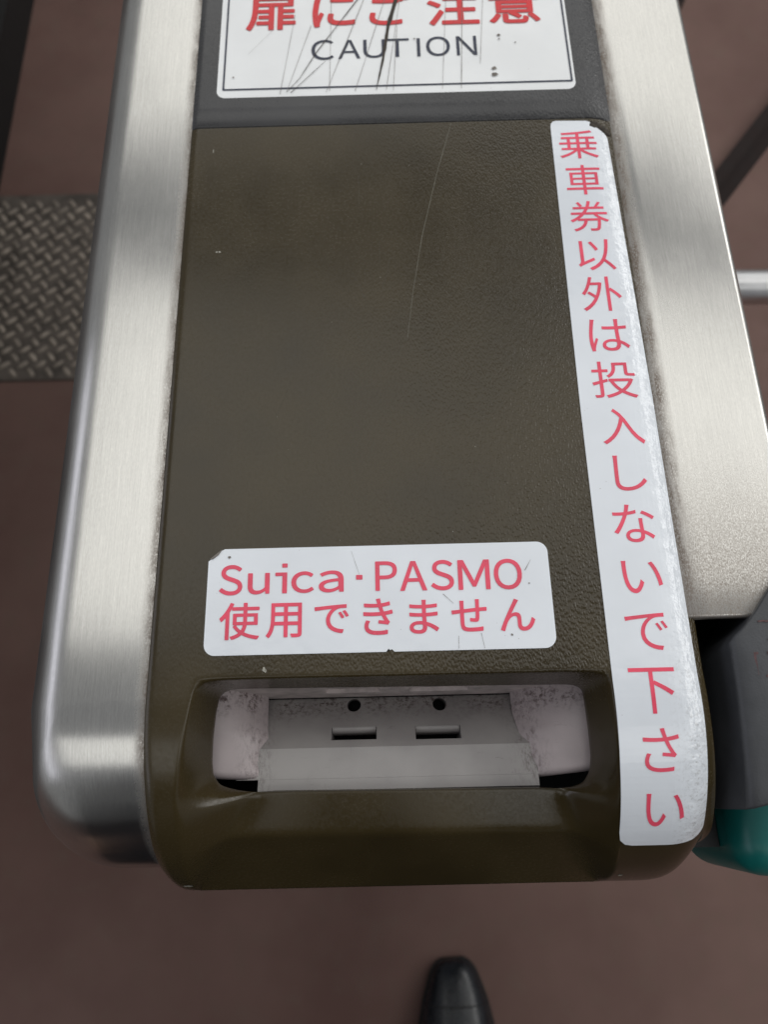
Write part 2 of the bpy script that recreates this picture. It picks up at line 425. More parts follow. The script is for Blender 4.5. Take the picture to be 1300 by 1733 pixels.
# ---- steel shell: rolled edge along the left side and round the near corner
HT = 0.9965
def shell_left():
    bm = bmesh.new()
    W, rs, Rf, YF = 0.1787, 0.022, 0.072, -0.1552
    rc = 0.034
    path = []       # (q0, q, rr)
    for y in lin(1.3, YF + rc, 40): 
        g = max(0, min(1, (YC + 0.012 - y) / 0.03)); 
        path.append([Vector((-W + rs, max(y, YC), 0)), Vector((-W, y, 0)), rs])
    nC = 16
    for i in range(1, nC + 1):
        t = i / nC * math.pi / 2
        path.append([Vector((-W + rs, YC, 0)), Vector((-W + rc - rc * math.cos(t), YF + rc - rc * math.sin(t), 0)), rs])
    for x in (-0.1415, -0.1350, -0.129, -0.1227, -0.1165):
        path.append([Vector((max(x, -W + rs), YC, 0)), Vector((x, YF, 0)), Rf])
    # vertical drop blends from the small side radius to the big front radius
    for i, p in enumerate(path):
        d = (p[1] - p[0]).length
        p[2] = max(rs, min(Rf, rs + (Rf - rs) * min(1.0, max(0.0, (d - rs) / (Rf - rs)))))
    phis = [i / 16 * math.pi / 2 for i in range(17)]
    rows = []
    for q0, q, rr in path:
        row = [Vector((-0.1165, max(q0.y, YC) if q0.y > YC else YC, HT))]
        if q0.x > -0.1535: row = [q0 + Vector((0, 0, HT))]
        else:
            row = [Vector((-0.1165, q0.y, HT)), Vector((-0.129, q0.y, HT)), Vector((-0.1415, q0.y, HT))]
        while len(row) < 3: row.append(row[0].copy())
        for ph in phis:
            xy = q0 + (q - q0) * math.sin(ph)
            row.append(Vector((xy.x, xy.y, HT - rr * (1 - math.cos(ph)))))
        row.append(Vector((q.x, q.y, 0.45))); row.append(Vector((q.x, q.y, 0.02)))
        rows.append(row)
    vs = [[bm.verts.new(p) for p in r] for r in rows]
    for i in range(len(vs) - 1):
        for j in range(len(vs[0]) - 1):
            quad = [vs[i][j], vs[i][j + 1], vs[i + 1][j + 1], vs[i + 1][j]]
            try: bm.faces.new(quad)
            except ValueError: pass
    bmesh.ops.remove_doubles(bm, verts=bm.verts, dist=1e-5)
    bmesh.ops.dissolve_degenerate(bm, edges=bm.edges, dist=1e-5)
    bmesh.ops.recalc_face_normals(bm, faces=bm.faces)
    me = bpy.data.meshes.new('side_shell'); bm.to_mesh(me); bm.free()
    return link('side_shell', me, STEEL, gate)
ls = shell_left()
bm = bmesh.new()
prof = [(0.1165, 0.975), (0.1165, HT)] + [(x, HT) for x in (0.13, 0.145)]
W, rs = 0.1750, 0.0045
prof += [(W - rs + rs * math.sin(i / 10 * math.pi / 2), HT - rs * (1 - math.cos(i / 10 * math.pi / 2))) for i in range(11)] + [(W, 0.5), (W, 0.02)]
def prow(y, k=0.0):
    return [Vector((x, y, z - k)) for x, z in prof]
r0 = [Vector((x, -0.0528, z - 0.0045)) for x, z in prof]; r1 = [Vector((x, -0.0528, z - 0.0012)) for x, z in prof]; r2_ = [Vector((x, -0.0522, z - 0.0003)) for x, z in prof]
grid(bm, [[Vector((x, -0.046, z - 0.0055)) for x, z in prof], r0, r1, r2_, prow(-0.0510)] + [prow(y) for y in lin(-0.03, 1.3, 30)])
rs_o = finish(bm, 'side_shell', STEEL, gate)
bm = box_bm(-0.1165, 0.12, -0.1545, -0.1400, 0.02, 0.905)
finish(bm, 'front_panel', STEEL_PLAIN, gate, smooth=False)
bm = box_bm(-0.1150, 0.1745, -0.138, 1.29, 0.0, 0.915)
finish(bm, 'inner_body', BLACK, gate, smooth=False)
bm = box_bm(0.1160, 0.1167, -0.100, -0.046, 0.9151, 0.982)
finish(bm, 'recess_wall', BLACK, gate, smooth=False)

# ---- ivory ticket tray seen through the opening
def V(*a): return Vector(a)
def tray():
    bm = bmesh.new()
    def prism(prof, x0, x1):
        A = [bm.verts.new((x0, y, z)) for y, z in prof]; B = [bm.verts.new((x1, y, z)) for y, z in prof]
        n = len(prof)
        for i in range(n): bm.faces.new((A[i], A[(i + 1) % n], B[(i + 1) % n], B[i]))
        bm.faces.new(A[::-1]); bm.faces.new(B)
    prism([(-0.1222, 0.952), (-0.1228, 0.9555), (-0.1216, 0.9575), (-0.1165, 0.9568), (-0.1165, 0.930), (-0.1200, 0.930)], -0.0778, 0.0537)
    prism([(-0.1165, 0.9568), (-0.1026, 0.9550), (-0.0772, 0.9325), (-0.0772, 0.924), (-0.1165, 0.924)], -0.0880, 0.0620)
    o = finish(bm, 'ticket_tray', TRAY, gate, smooth=False, merge=0)
    cut = bmesh.new()
    for cx, cy in ((-0.0335, -0.0812), (0.0100, -0.0817)):
        tube_bm((cx, cy, 0.915), (cx, cy, 0.97), 0.0035, 28, cut)
    box_bm(-0.0440, -0.0220, -0.0990, -0.0928, 0.915, 0.97, cut)
    box_bm(-0.0030, 0.0190, -0.0995, -0.0930, 0.915, 0.97, cut)
    bmesh.ops.recalc_face_normals(cut, faces=cut.faces)
    cm = bpy.data.meshes.new('cutter'); cut.to_mesh(cm); cut.free()
    co = link('cutter', cm, None, None, False)
    b = o.modifiers.new('cut', 'BOOLEAN'); b.operation = 'DIFFERENCE'; b.object = co; b.solver = 'EXACT'
    bake(o); bpy.data.objects.remove(co)
    bevel(o, 0.0004, 2, 30); bake(o)
    # shutters deep in the slots, and the dark wells behind the round holes
    for (a, b_, y0, y1, z) in ((-0.0437, -0.0223, -0.0990, -0.0928, 0.9470), (-0.0027, 0.0187, -0.0995, -0.0930, 0.9470)):
        bm = bmesh.new()
        rows = [[V(x, y0 + 0.0030, z - 0.012) for x in (a, b_)], [V(x, y0 + 0.0032, z - 0.004) for x in (a, b_)], [V(x, y0 + 0.0040, z - 0.0022) for x in (a, b_)], [V(x, y1 - 0.0008, z - 0.0010) for x in (a, b_)], [V(x, y1, z - 0.0012) for x in (a, b_)]]
        grid(bm, rows)
        finish(bm, 'slot_shutter', TRAY, o)
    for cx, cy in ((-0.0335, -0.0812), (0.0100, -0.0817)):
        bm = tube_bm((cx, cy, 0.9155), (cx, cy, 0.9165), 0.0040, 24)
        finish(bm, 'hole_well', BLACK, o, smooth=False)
    return o
tr = tray()
# strip behind the tray with two shallow windows
bm = bmesh.new()
def bz(t): return V(0, -0.0768 + 0.0015 * t, 0.9335 + 0.030 * t)
xs = [-0.1005, -0.0760, -0.0468, -0.0200, -0.0055, 0.0240, 0.0455, 0.0800]
ts = [0, 0.42, 0.80, 1.6]
vs = [[bm.verts.new((x, bz(t).y, bz(t).z)) for x in xs] for t in ts]
for i in range(3):
    for j in range(len(xs) - 1):
        if i == 1 and j in (2, 4):
            q = [vs[i][j], vs[i][j + 1], vs[i + 1][j + 1], vs[i + 1][j]]
            d = [bm.verts.new(v.co + Vector((0.0016 if v.co.x < (xs[j] + xs[j + 1]) / 2 else -0.0016, 0.0035, 0))) for v in q]
            for k in range(4): bm.faces.new((q[k], q[(k + 1) % 4], d[(k + 1) % 4], d[k]))
            bm.faces.new(d)
        else: bm.faces.new((vs[i][j], vs[i][j + 1], vs[i + 1][j + 1], vs[i + 1][j]))
finish(bm, 'tray_back_strip', IVORY, gate, smooth=False)
# swollen side guides
IVORY_G = IVORY
def guide(outs, inn, side):
    bm = bmesh.new()
    nv, nu = 22, 16
    def interp(P, t):
        t = t * (len(P) - 1); i = min(int(t), len(P) - 2); return Vector(P[i]).lerp(Vector(P[i + 1]), t - i)
    rows = []
    for v in range(nv + 1):
        t = v / nv
        a, b = interp(outs, t), interp(inn, t)
        row = []
        for u in range(nu + 1):
            k = u / nu
            p = a.lerp(b, k)
            p.z = b.z + (a.z - b.z) * math.cos(k * math.pi / 2) ** 0.75 - 0.001 * (1 - t)
            row.append(p)
        rows.append(row)
    last = rows[-1]
    for k in range(1, 7):
        ph = k / 6 * math.pi / 2
        rows.append([Vector((p.x, p.y - 0.004 * math.sin(ph), p.z - 0.005 * (1 - math.cos(ph)))) for p in last])
    rows.append([Vector((p.x, p.y - 0.004, 0.930)) for p in last])
    grid(bm, rows)
    o = finish(bm, 'tray_side_guide', GUIDE, gate)
    return o
guide([(-0.1030, -0.0720, 0.966), (-0.1030, -0.0950, 0.966), (-0.1010, -0.1115, 0.964)], [(-0.0769, -0.0750, 0.938), (-0.0762, -0.0860, 0.943), (-0.0745, -0.0975, 0.951), (-0.0785, -0.1085, 0.9562), (-0.0776, -0.1125, 0.9572)], -1)
guide([(0.0840, -0.0730, 0.966), (0.0840, -0.0950, 0.966), (0.0810, -0.1115, 0.964)], [(0.0460, -0.0755, 0.938), (0.0456, -0.0870, 0.943), (0.0470, -0.0975, 0.951), (0.0515, -0.1085, 0.9562), (0.0536, -0.1140, 0.9572)], 1)

# ------------------------------------------------------------------ decals on the cover
def cut_and_map(bm, step_s=0.003, step_x=0.0025, off=0.0003, skirt=0.0, fn=surf):
    bmesh.ops.triangulate(bm, faces=bm.faces)
    ys = [v.co.y for v in bm.verts]; xs = [v.co.x for v in bm.verts]
    y = math.floor(min(ys) / step_s) * step_s + step_s
    while y < max(ys):
        if y < YC + 0.004: bmesh.ops.bisect_plane(bm, geom=bm.verts[:] + bm.edges[:] + bm.faces[:], plane_co=(0, y, 0), plane_no=(0, 1, 0))
        y += step_s
    x = math.floor(min(xs) / step_x) * step_x + step_x
    while x < max(xs):
        if abs(x) > 0.10: bmesh.ops.bisect_plane(bm, geom=bm.verts[:] + bm.edges[:] + bm.faces[:], plane_co=(x, 0, 0), plane_no=(1, 0, 0))
        x += step_x
    bmesh.ops.triangulate(bm, faces=bm.faces)
    if skirt:
        be = [e for e in bm.edges if e.is_boundary]
        r = bmesh.ops.extrude_edge_only(bm, edges=be)
        for v in r['geom']:
            if isinstance(v, bmesh.types.BMVert): v.co.z = -1
    for v in bm.verts:
        o = off if v.co.z > -0.5 else 0.0
        v.co = fn(v.co.x, v.co.y, o)
    for f in bm.faces:
        f.normal_update()
        if abs(f.normal.z) > 0.3 and f.normal.z < 0: f.normal_flip()

def decal(name, outline, mat, parent, off=0.00035, skirt=True, smooth=True):
    bm = bmesh.new()
    f = bm.faces.new([bm.verts.new((x, y, 0)) for x, y in outline])
    cut_and_map(bm, off=off, skirt=skirt)
    return finish(bm, name, mat, parent, smooth=False, merge=0, recalc=False)

def rounded(x0, x1, y0, y1, r, n=8, corners=None):
    pts = []
    for ci, (cx, cy, a0) in enumerate(((x1 - r, y1 - r, 0), (x0 + r, y1 - r, 90), (x0 + r, y0 + r, 180), (x1 - r, y0 + r, 270))):
        if corners and corners.get(ci) is not None: pts += corners[ci]; continue
        for i in range(n + 1):
            a = R(a0 + 90 * i / n); pts.append((cx + r * math.cos(a), cy + r * math.sin(a)))
    return pts

def glyph2d(ch, weight=0.0, sharp=False):
    cu = bpy.data.curves.new('glyph', 'FONT'); cu.body = ch; cu.size = 1.0; cu.offset = weight; cu.resolution_u = 6
    o = bpy.data.objects.new('glyph', cu); scene.collection.objects.link(o)
    dg = bpy.context.evaluated_depsgraph_get(); dg.update()
    me = bpy.data.meshes.new_from_object(o.evaluated_get(dg))
    bpy.data.objects.remove(o); bpy.data.curves.remove(cu)
    return me

def lettering(name, items, mat, parent, weight=0.0, off=0.0005):
    """items: (character, x0, x1, s0, s1): the box its ink fills on the cover"""
    out = bmesh.new()
    for ch, x0, x1, y0, y1 in items:
        t = bmesh.new()
        if ch.isascii() and ch.isalpha() and ch not in 'iI': ch = chr(ord(ch) + 0xFEE0)
        if ch == 'i':      # stem with a foot, as printed on the label
            w_, h_ = x1 - x0, y1 - y0
            sx = x1 - 0.0019
            for r_ in ((sx, x1, y0, y0 + h_ * 0.69), (x0 + w_ * 0.02, sx, y0 + h_ * 0.69 - 0.0013, y0 + h_ * 0.69), (sx - 0.0002, x1 + 0.0001, y0 + h_ * 0.885, y1)):
                t.faces.new([t.verts.new(p) for p in ((r_[0], r_[2], 0), (r_[1], r_[2], 0), (r_[1], r_[3], 0), (r_[0], r_[3], 0))])
        elif ch in '.I':
            t.faces.new([t.verts.new(p) for p in ((x0, y0, 0), (x1, y0, 0), (x1, y1, 0), (x0, y1, 0))])
        else:
            me = glyph2d(ch); t.from_mesh(me); bpy.data.meshes.remove(me)
            X = [v.co.x for v in t.verts]; Y = [v.co.y for v in t.verts]
            ax, bx, ay, by = min(X), max(X), min(Y), max(Y)
            for v in t.verts:
                v.co.x = x0 + (v.co.x - ax) / (bx - ax) * (x1 - x0); v.co.y = y0 + (v.co.y - ay) / (by - ay) * (y1 - y0); v.co.z = 0
        if weight:
            for q, (dx, dy) in enumerate(((weight, weight), (-weight, weight), (weight, -weight), (-weight, -weight), (0, weight * 1.3), (0, -weight * 1.3), (weight * 1.3, 0), (-weight * 1.3, 0))):
                c = t.copy()
                mx, my = (x0 + x1) / 2, (y0 + y1) / 2
                for v in c.verts: v.co.x = mx + (v.co.x - mx) * (1 - 2 * weight / (x1 - x0)) + dx; v.co.y = my + (v.co.y - my) * (1 - 2 * weight / (y1 - y0)) + dy
                cut_and_map(c, off=off + 0.000012 * (q + 1))
                tm = bpy.data.meshes.new('t'); c.to_mesh(tm); c.free(); out.from_mesh(tm); bpy.data.meshes.remove(tm)
        cut_and_map(t, off=off)
        tm = bpy.data.meshes.new('t'); t.to_mesh(tm); t.free(); out.from_mesh(tm); bpy.data.meshes.remove(tm)
    return finish(out, name, mat, parent, smooth=False, merge=0, recalc=False)

def ribbon(items, name, mat, parent, off=0.00065):
    """fine lines on the surface: (points, width start, width end)"""
    for pts, w0, w1 in items:
        out = bmesh.new()
        P = []
        for (a, b) in zip(pts[:-1], pts[1:]):
            for i in range(6): P.append((a[0] + (b[0] - a[0]) * i / 6, a[1] + (b[1] - a[1]) * i / 6))
        P.append(pts[-1]); n = len(P) - 1
        prev = None
        for i, (x, y) in enumerate(P):
            a = P[max(0, i - 1)]; b = P[min(n, i + 1)]
            d = Vector((b[0] - a[0], b[1] - a[1])).normalized(); nrm = Vector((-d.y, d.x))
            w_ = (w0 + (w1 - w0) * i / n) / 2 * random.uniform(0.7, 1.25)
            l, r_ = out.verts.new(surf(x + nrm.x * w_, y + nrm.y * w_, off)), out.verts.new(surf(x - nrm.x * w_, y - nrm.y * w_, off))
            if prev: out.faces.new((prev[0], prev[1], r_, l))
            prev = (l, r_)
        finish(out, name, mat, parent, smooth=False, merge=0)

def blob(items, name, mat, parent, off=0.0006):
    for x, y, rx, ry in items:
        out = bmesh.new()
        n = 14; a0 = random.random() * 3
        vs = []
        for i in range(n):
            a = 2 * math.pi * i / n; k = random.uniform(0.65, 1.2)
            vs.append(out.verts.new(surf(x + rx * k * math.cos(a), y + ry * k * math.sin(a), off)))
        out.faces.new(vs)
        bmesh.ops.triangulate(out, faces=out.faces)
        finish(out, name, mat, parent, smooth=False, merge=0)

# caution label on the grey cover
cl = decal('caution_label', rounded(-0.1073, 0.1015, 0.2567, 0.3900, 0.0052), STICK2, gate)
bor = bmesh.new()
o_ = rounded(-0.1040, 0.1000, 0.2622, 0.3860, 0.0006, 2); i_ = rounded(-0.1030, 0.0990, 0.2633, 0.3850, 0.0004, 2)
A = [bor.verts.new(surf(x, y, 0.0007)) for x, y in o_]; B = [bor.verts.new(surf(x, y, 0.0007)) for x, y in i_]
for i in range(len(A)): bor.faces.new((A[i], A[(i + 1) % len(A)], B[(i + 1) % len(A)], B[i]))
finish(bor, 'border_line', NAVY, cl, smooth=False, merge=0)
lettering('red_lettering', [('扉', -0.0921, -0.0623, 0.3093, 0.3403), ('に', -0.0519, -0.0262, 0.3107, 0.3378), ('ご', -0.0174, 0.0068, 0.3112, 0.3372), ('注', 0.0178, 0.0489, 0.3096, 0.3396), ('意', 0.0551, 0.0857, 0.3099, 0.3398)], RED_DARK, cl, 0.00042, 0.0007)
lettering('navy_lettering', [('C', -0.0524, -0.0390, 0.2842, 0.3002), ('A', -0.0364, -0.0233, 0.2847, 0.2996), ('U', -0.0215, -0.0085, 0.2848, 0.2994), ('T', -0.0084, 0.0057, 0.2851, 0.2996), ('I', 0.0104, 0.0123, 0.2849, 0.2995), ('O', 0.0159, 0.0300, 0.2849, 0.3004), ('N', 0.0339, 0.0459, 0.2849, 0.3002)], NAVY, cl, 0.0, 0.0007)
f_ = 0.00022
ribbon([([(-0.0625, 0.3214), (-0.0703, 0.2582)], f_, f_), ([(-0.0527, 0.3122), (-0.0665, 0.2594)], f_, f_), ([(-0.0206, 0.3333), (-0.0435, 0.2586)], f_ * 1.3, f_),
        ([(-0.0076, 0.3338), (-0.0267, 0.2589)], f_, f_), ([(0.0014, 0.3335), (-0.0086, 0.2592)], f_, f_), ([(-0.001, 0.3102), (-0.0045, 0.259)], f_, f_),
        ([(0.0296, 0.3334), (0.024, 0.2589)], f_, f_), ([(0.0397, 0.336), (0.0350, 0.2590)], f_ * 1.4, f_ * 1.4), ([(0.0519, 0.3306), (0.0471, 0.2778)], f_, f_),
        ([(-0.0406, 0.3341), (-0.0415, 0.2594)], f_, f_), ([(-0.09, 0.29), (-0.075, 0.31)], f_ * 0.6, f_ * 0.4)], 'scratch', SCR, cl, 0.0009)
ribbon([([(-0.0225, 0.3365), (-0.0493, 0.2903), (-0.0590, 0.2700), (-0.0665, 0.2594)], f_ * 2.4, f_ * 1.2), ([(-0.0440, 0.2830), (-0.0640, 0.2590)], f_ * 1.2, f_ * 1.8),
        ([(0.0004, 0.3380), (-0.0063, 0.3104), (-0.0100, 0.2830), (-0.0144, 0.2594)], 0.0034, 0.0003)], 'deep_scratch', SCR_DARK, cl, 0.0009)
blob([(0.0548, 0.2738, 0.0017, 0.0012), (0.0548, 0.2690, 0.0020, 0.0012), (0.0595, 0.3002, 0.0010, 0.0008), (0.0090, 0.2990, 0.0006, 0.0006), (-0.098, 0.2720, 0.0006, 0.0006),
      (0.0595, 0.2970, 0.0007, 0.0005), (0.069, 0.294, 0.0005, 0.0005)], 'chipped_spot', SCR, cl, 0.0009)

# long sticker down the right edge
pts = rounded(0.0806, 0.1214, -0.1560, 0.2325, 0.0065, 8, {
    0: [(0.1207, -0.122), (0.1193, -0.076), (0.1188, 0.000), (0.1186, 0.060), (0.1156, 0.2210), (0.1140, 0.2243), (0.1122, 0.2246), (0.1103, 0.2262), (0.1092, 0.2280), (0.1080, 0.2296), (0.1060, 0.2318), (0.1040, 0.2325)],
    1: [(0.0870, 0.2330), (0.0853, 0.2324), (0.0842, 0.2310), (0.0838, 0.2290), (0.0815, 0.05), (0.0812, -0.08), (0.0818, -0.1164)],
    2: [(0.0830, -0.1480), (0.0838, -0.1525), (0.0862, -0.1552), (0.0895, -0.1560)]})
ls_ = decal('vertical_sticker', pts, STICK, gate)
lettering('red_lettering', [('乗', 0.0871, 0.1089, 0.2054, 0.2253), ('車', 0.0886, 0.1086, 0.1804, 0.2007), ('券', 0.0883, 0.1092, 0.1560, 0.1759), ('以', 0.0897, 0.1093, 0.1310, 0.1505), ('外', 0.0893, 0.1099, 0.1060, 0.1269), ('は', 0.0902, 0.1104, 0.0824, 0.1010), ('投', 0.0888, 0.1109, 0.0561, 0.0765), ('入', 0.0905, 0.1109, 0.0313, 0.0502), ('し', 0.0937, 0.1087, 0.0073, 0.0253), ('な', 0.0901, 0.1094, -0.0180, 0.0004), ('い', 0.0912, 0.1090, -0.0418, -0.0267), ('で', 0.0896, 0.1082, -0.0673, -0.0509), ('下', 0.0882, 0.1081, -0.0940, -0.0748), ('さ', 0.0916, 0.1069, -0.1183, -0.0999), ('い', 0.0931, 0.1100, -0.1444, -0.1279)], RED, ls_, 0.0, 0.00052)
# broken lump of old glue and paint at the peeled corner
bm = bmesh.new()
for i in range(60):
    x = random.uniform(0.1070, 0.1165); y = 0.2308 - (x - 0.1070) * 0.62 + random.uniform(-0.0014, 0.0020)
    r_ = random.uniform(0.0005, 0.0014)
    mt = Matrix.Translation(surf(x, y, 0.0001)) @ Matrix.Diagonal((r_ * 1.4, r_, r_ * 0.5, 1))
    bmesh.ops.create_icosphere(bm, subdivisions=1, radius=1, matrix=mt)
finish(bm, 'glue_residue', SCR_DARK, ls_, merge=0)

# wide label above the opening
pts = []
def arc(cx, cy, r, a0, n=8): return [(cx + r * math.cos(R(a0 + 90 * i / n)), cy + r * math.sin(R(a0 + 90 * i / n))) for i in range(n + 1)]
pts += arc(0.0536, -0.0215, 0.0050, 0)
pts += [(-0.0890, -0.0165), (-0.0905, -0.0172), (-0.0963, -0.0222)]
pts += arc(-0.0914, -0.0602, 0.0050, 180)
pts += [(-0.0160, -0.0652), (-0.0150, -0.0638), (-0.0144, -0.0645), (-0.0135, -0.0641), (-0.0124, -0.0652)]
pts += arc(0.0536, -0.0600, 0.0052, 270)
wl = decal('wide_sticker', pts, STICK, gate)
decal('folded_corner', [(-0.0956, -0.0212), (-0.0902, -0.0166), (-0.0918, -0.0192), (-0.0944, -0.0212)], SCR, wl, 0.0009, True)
lettering('red_lettering', [('S', -0.0908, -0.0804, -0.0383, -0.0242), ('u', -0.0779, -0.0681, -0.0381, -0.0283), ('i', -0.0656, -0.0602, -0.0379, -0.0241), ('c', -0.0582, -0.0481, -0.0380, -0.0280), ('a', -0.0458, -0.0346, -0.0380, -0.0279), ('.', -0.0289, -0.0261, -0.0324, -0.0303), ('P', -0.0202, -0.0104, -0.0378, -0.0242), ('A', -0.0091, 0.0030, -0.0381, -0.0244), ('S', 0.0049, 0.0152, -0.0383, -0.0242), ('M', 0.0172, 0.0315, -0.0383, -0.0245), ('O', 0.0334, 0.0460, -0.0386, -0.0244),
    ('使', -0.0900, -0.0721, -0.0584, -0.0418), ('用', -0.0691, -0.0533, -0.0580, -0.0424), ('で', -0.0476, -0.0324, -0.0565, -0.0436), ('き', -0.0259, -0.0128, -0.0577, -0.0414), ('ま', -0.0054, 0.0075, -0.0576, -0.0425), ('せ', 0.0134, 0.0290, -0.0572, -0.0428), ('ん', 0.0348, 0.0502, -0.0574, -0.0430)], RED, wl, 0.00014, 0.00052)
blob([(-0.0868, -0.0205, 0.0007, 0.0006), (-0.0812, -0.0445, 0.0007, 0.0006), (0.0395, -0.0590, 0.0005, 0.0005), (0.049, -0.0360, 0.0004, 0.0004)], 'speck', SCR, wl)
ribbon([([(0.0100, -0.0400), (0.0145, -0.0445)], 0.0002, 0.0001), ([(-0.0310, -0.0190), (-0.0275, -0.0300)], 0.0001, 0.0001), ([(0.0475, -0.0300), (0.0505, -0.0250)], 0.0003, 0.0001), ([(0.016, -0.0590), (0.0158, -0.0648)], 0.0002, 0.0001), ([(0.026, -0.0580), (0.0272, -0.0648)], 0.0002, 0.0001)], 'hairline_scratch', SCR, wl)

# wear on the cover itself
ribbon([([(0.0278, 0.2339), (0.0180, 0.1980), (0.0084, 0.1569), (0.0020, 0.1200), (-0.0016, 0.0933)], 0.0004, 0.0003)], 'long_scratch', SCR_PALE, cover, 0.00008)
random.seed(11)
hl = []
for _ in range(9):
    x, y, a = random.uniform(-0.10, 0.07), random.uniform(0.0, 0.21), random.uniform(1.2, 2.0); l = random.uniform(0.008, 0.035)
    hl.append(([(x, y), (x + math.cos(a) * l * 0.6 + 0.0005, y + math.sin(a) * l * 0.6), (x + math.cos(a) * l, y + math.sin(a) * l)], 0.00016, 0.00005))
ribbon(hl, 'hairline_scratch', mat_simple('faint_scratch', (0.075, 0.066, 0.045), 0.5, 0, 0.2, 400), cover, 0.00006)
blob([(-0.1113, -0.1870, 0.0022, 0.0014), (0.0895, -0.1850, 0.0010, 0.0010), (-0.1015, 0.1490, 0.0006, 0.0005)], 'paint_chip', CHIP, cover, 0.0001)
ch = []
for _ in range(20):
    x = random.uniform(-0.112, 0.075); y = random.uniform(-0.07, 0.228)
    r_ = random.choice((0.0001, 0.00012, 0.00015, 0.0002)); ch.append((x, y, r_, r_ * random.uniform(0.8, 2.0)))
ch += [(-0.107, 0.218, 0.0003, 0.0014), (-0.100, 0.149, 0.0008, 0.0006), (-0.0695, -0.0716, 0.0007, 0.0012), (-0.0688, -0.0722, 0.0004, 0.0008)]
blob([c for c in ch if not (-0.0975 < c[0] < 0.060 and -0.067 < c[1] < -0.015)], 'paint_chip', CHIP, cover, 0.00008)

# ------------------------------------------------------------------ side slot unit (grey cap over a teal bumper) on the right
def prism_bm(poly, ztop, zbot):
    bm = bmesh.new()
    A = [bm.verts.new((x, y, ztop(x, y))) for x, y in poly]; B = [bm.verts.new((x, y, zbot)) for x, y in poly]
    bm.faces.new(A); bm.faces.new(B[::-1]); n = len(A)
    for i in range(n): bm.faces.new((A[i], B[i], B[(i + 1) % n], A[(i + 1) % n]))
    return bm
bm = bmesh.new()
# stations across: lower left lip, left of the ridge, ridge, right side ; each with far and near edges
sta = [(0.1312, -0.0720, -0.1334, 0.966), (0.1330, -0.0670, -0.1334, 0.982), (0.1355, -0.0640, -0.1332, 0.9965), (0.1380, -0.0610, -0.1328, 0.9990),
       (0.1422, -0.0575, -0.1318, 1.0), (0.1485, -0.0505, -0.1305, 1.0), (0.1548, -0.0425, -0.1290, 1.0), (0.1700, -0.0260, -0.1240, 1.0), (0.2050, -0.0150, -0.1150, 0.999), (0.2400, -0.0150, -0.1100, 0.996), (0.2450, -0.0200, -0.1050, 0.985)]
rows = []
for x, yf, yn, z in sta:
    row = [Vector((max(x, 0.132), yf, 0.952))]
    for k in range(11):
        t = k / 10; y = yf + (yn - yf) * t
        row.append(Vector((x, y, z - 0.010 * t * t)))
    row.append(Vector((max(x, 0.132), yn, 0.953))); rows.append(row)
grid(bm, rows)
unit = finish(bm, 'side_slot_cap', GUNMETAL, gate, recalc=False)
if sum(p.normal.z for p in unit.data.polygons) < 0: unit.data.flip_normals()
bevel(unit, 0.0015, 3, 35); bake(unit)
for p in unit.data.polygons: p.use_smooth = True
def cap_z(y, yf, yn): t = (y - yf) / (yn - yf); return 1.0 - 0.010 * t * t + 0.0003
bm = bmesh.new()
for (x0, x1, y0, y1) in ((0.1440, 0.1640, -0.0700, -0.0690), (0.1440, 0.1640, -0.0798, -0.0788), (0.1440, 0.1450, -0.0788, -0.0700), (0.1480, 0.1650, -0.0560, -0.0552), (0.1510, 0.1620, -0.0640, -0.0634)):
    n = 10
    for i in range(n):
        if random.random() < 0.18: continue
        xa, xb = x0 + (x1 - x0) * i / n, x0 + (x1 - x0) * (i + 1) / n
        bm.faces.new([bm.verts.new((x, y, cap_z(y, -0.050, -0.130))) for x, y in ((xa, y0 + random.uniform(-1, 1) * 2e-4), (xb, y0), (xb, y1), (xa, y1 + random.uniform(-1, 1) * 2e-4))])
finish(bm, 'worn_red_marks', FADED, unit, smooth=False, merge=0)
bm = box_bm(0.1455, 0.2560, -0.1645, -0.0560, 0.862, 0.9490)
teal = finish(bm, 'teal_bumper', TEAL, gate)
bevel(teal, 0.016, 8, 30); bake(teal)
for p in teal.data.polygons: p.use_smooth = True
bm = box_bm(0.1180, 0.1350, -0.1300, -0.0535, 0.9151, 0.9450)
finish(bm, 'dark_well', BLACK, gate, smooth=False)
bm = box_bm(0.1205, 0.1450, -0.1520, -0.1302, 0.30, 0.925)  # black block added where shadow lies left of the teal bumper
finish(bm, 'lower_shade_block', BLACK, gate, smooth=False)

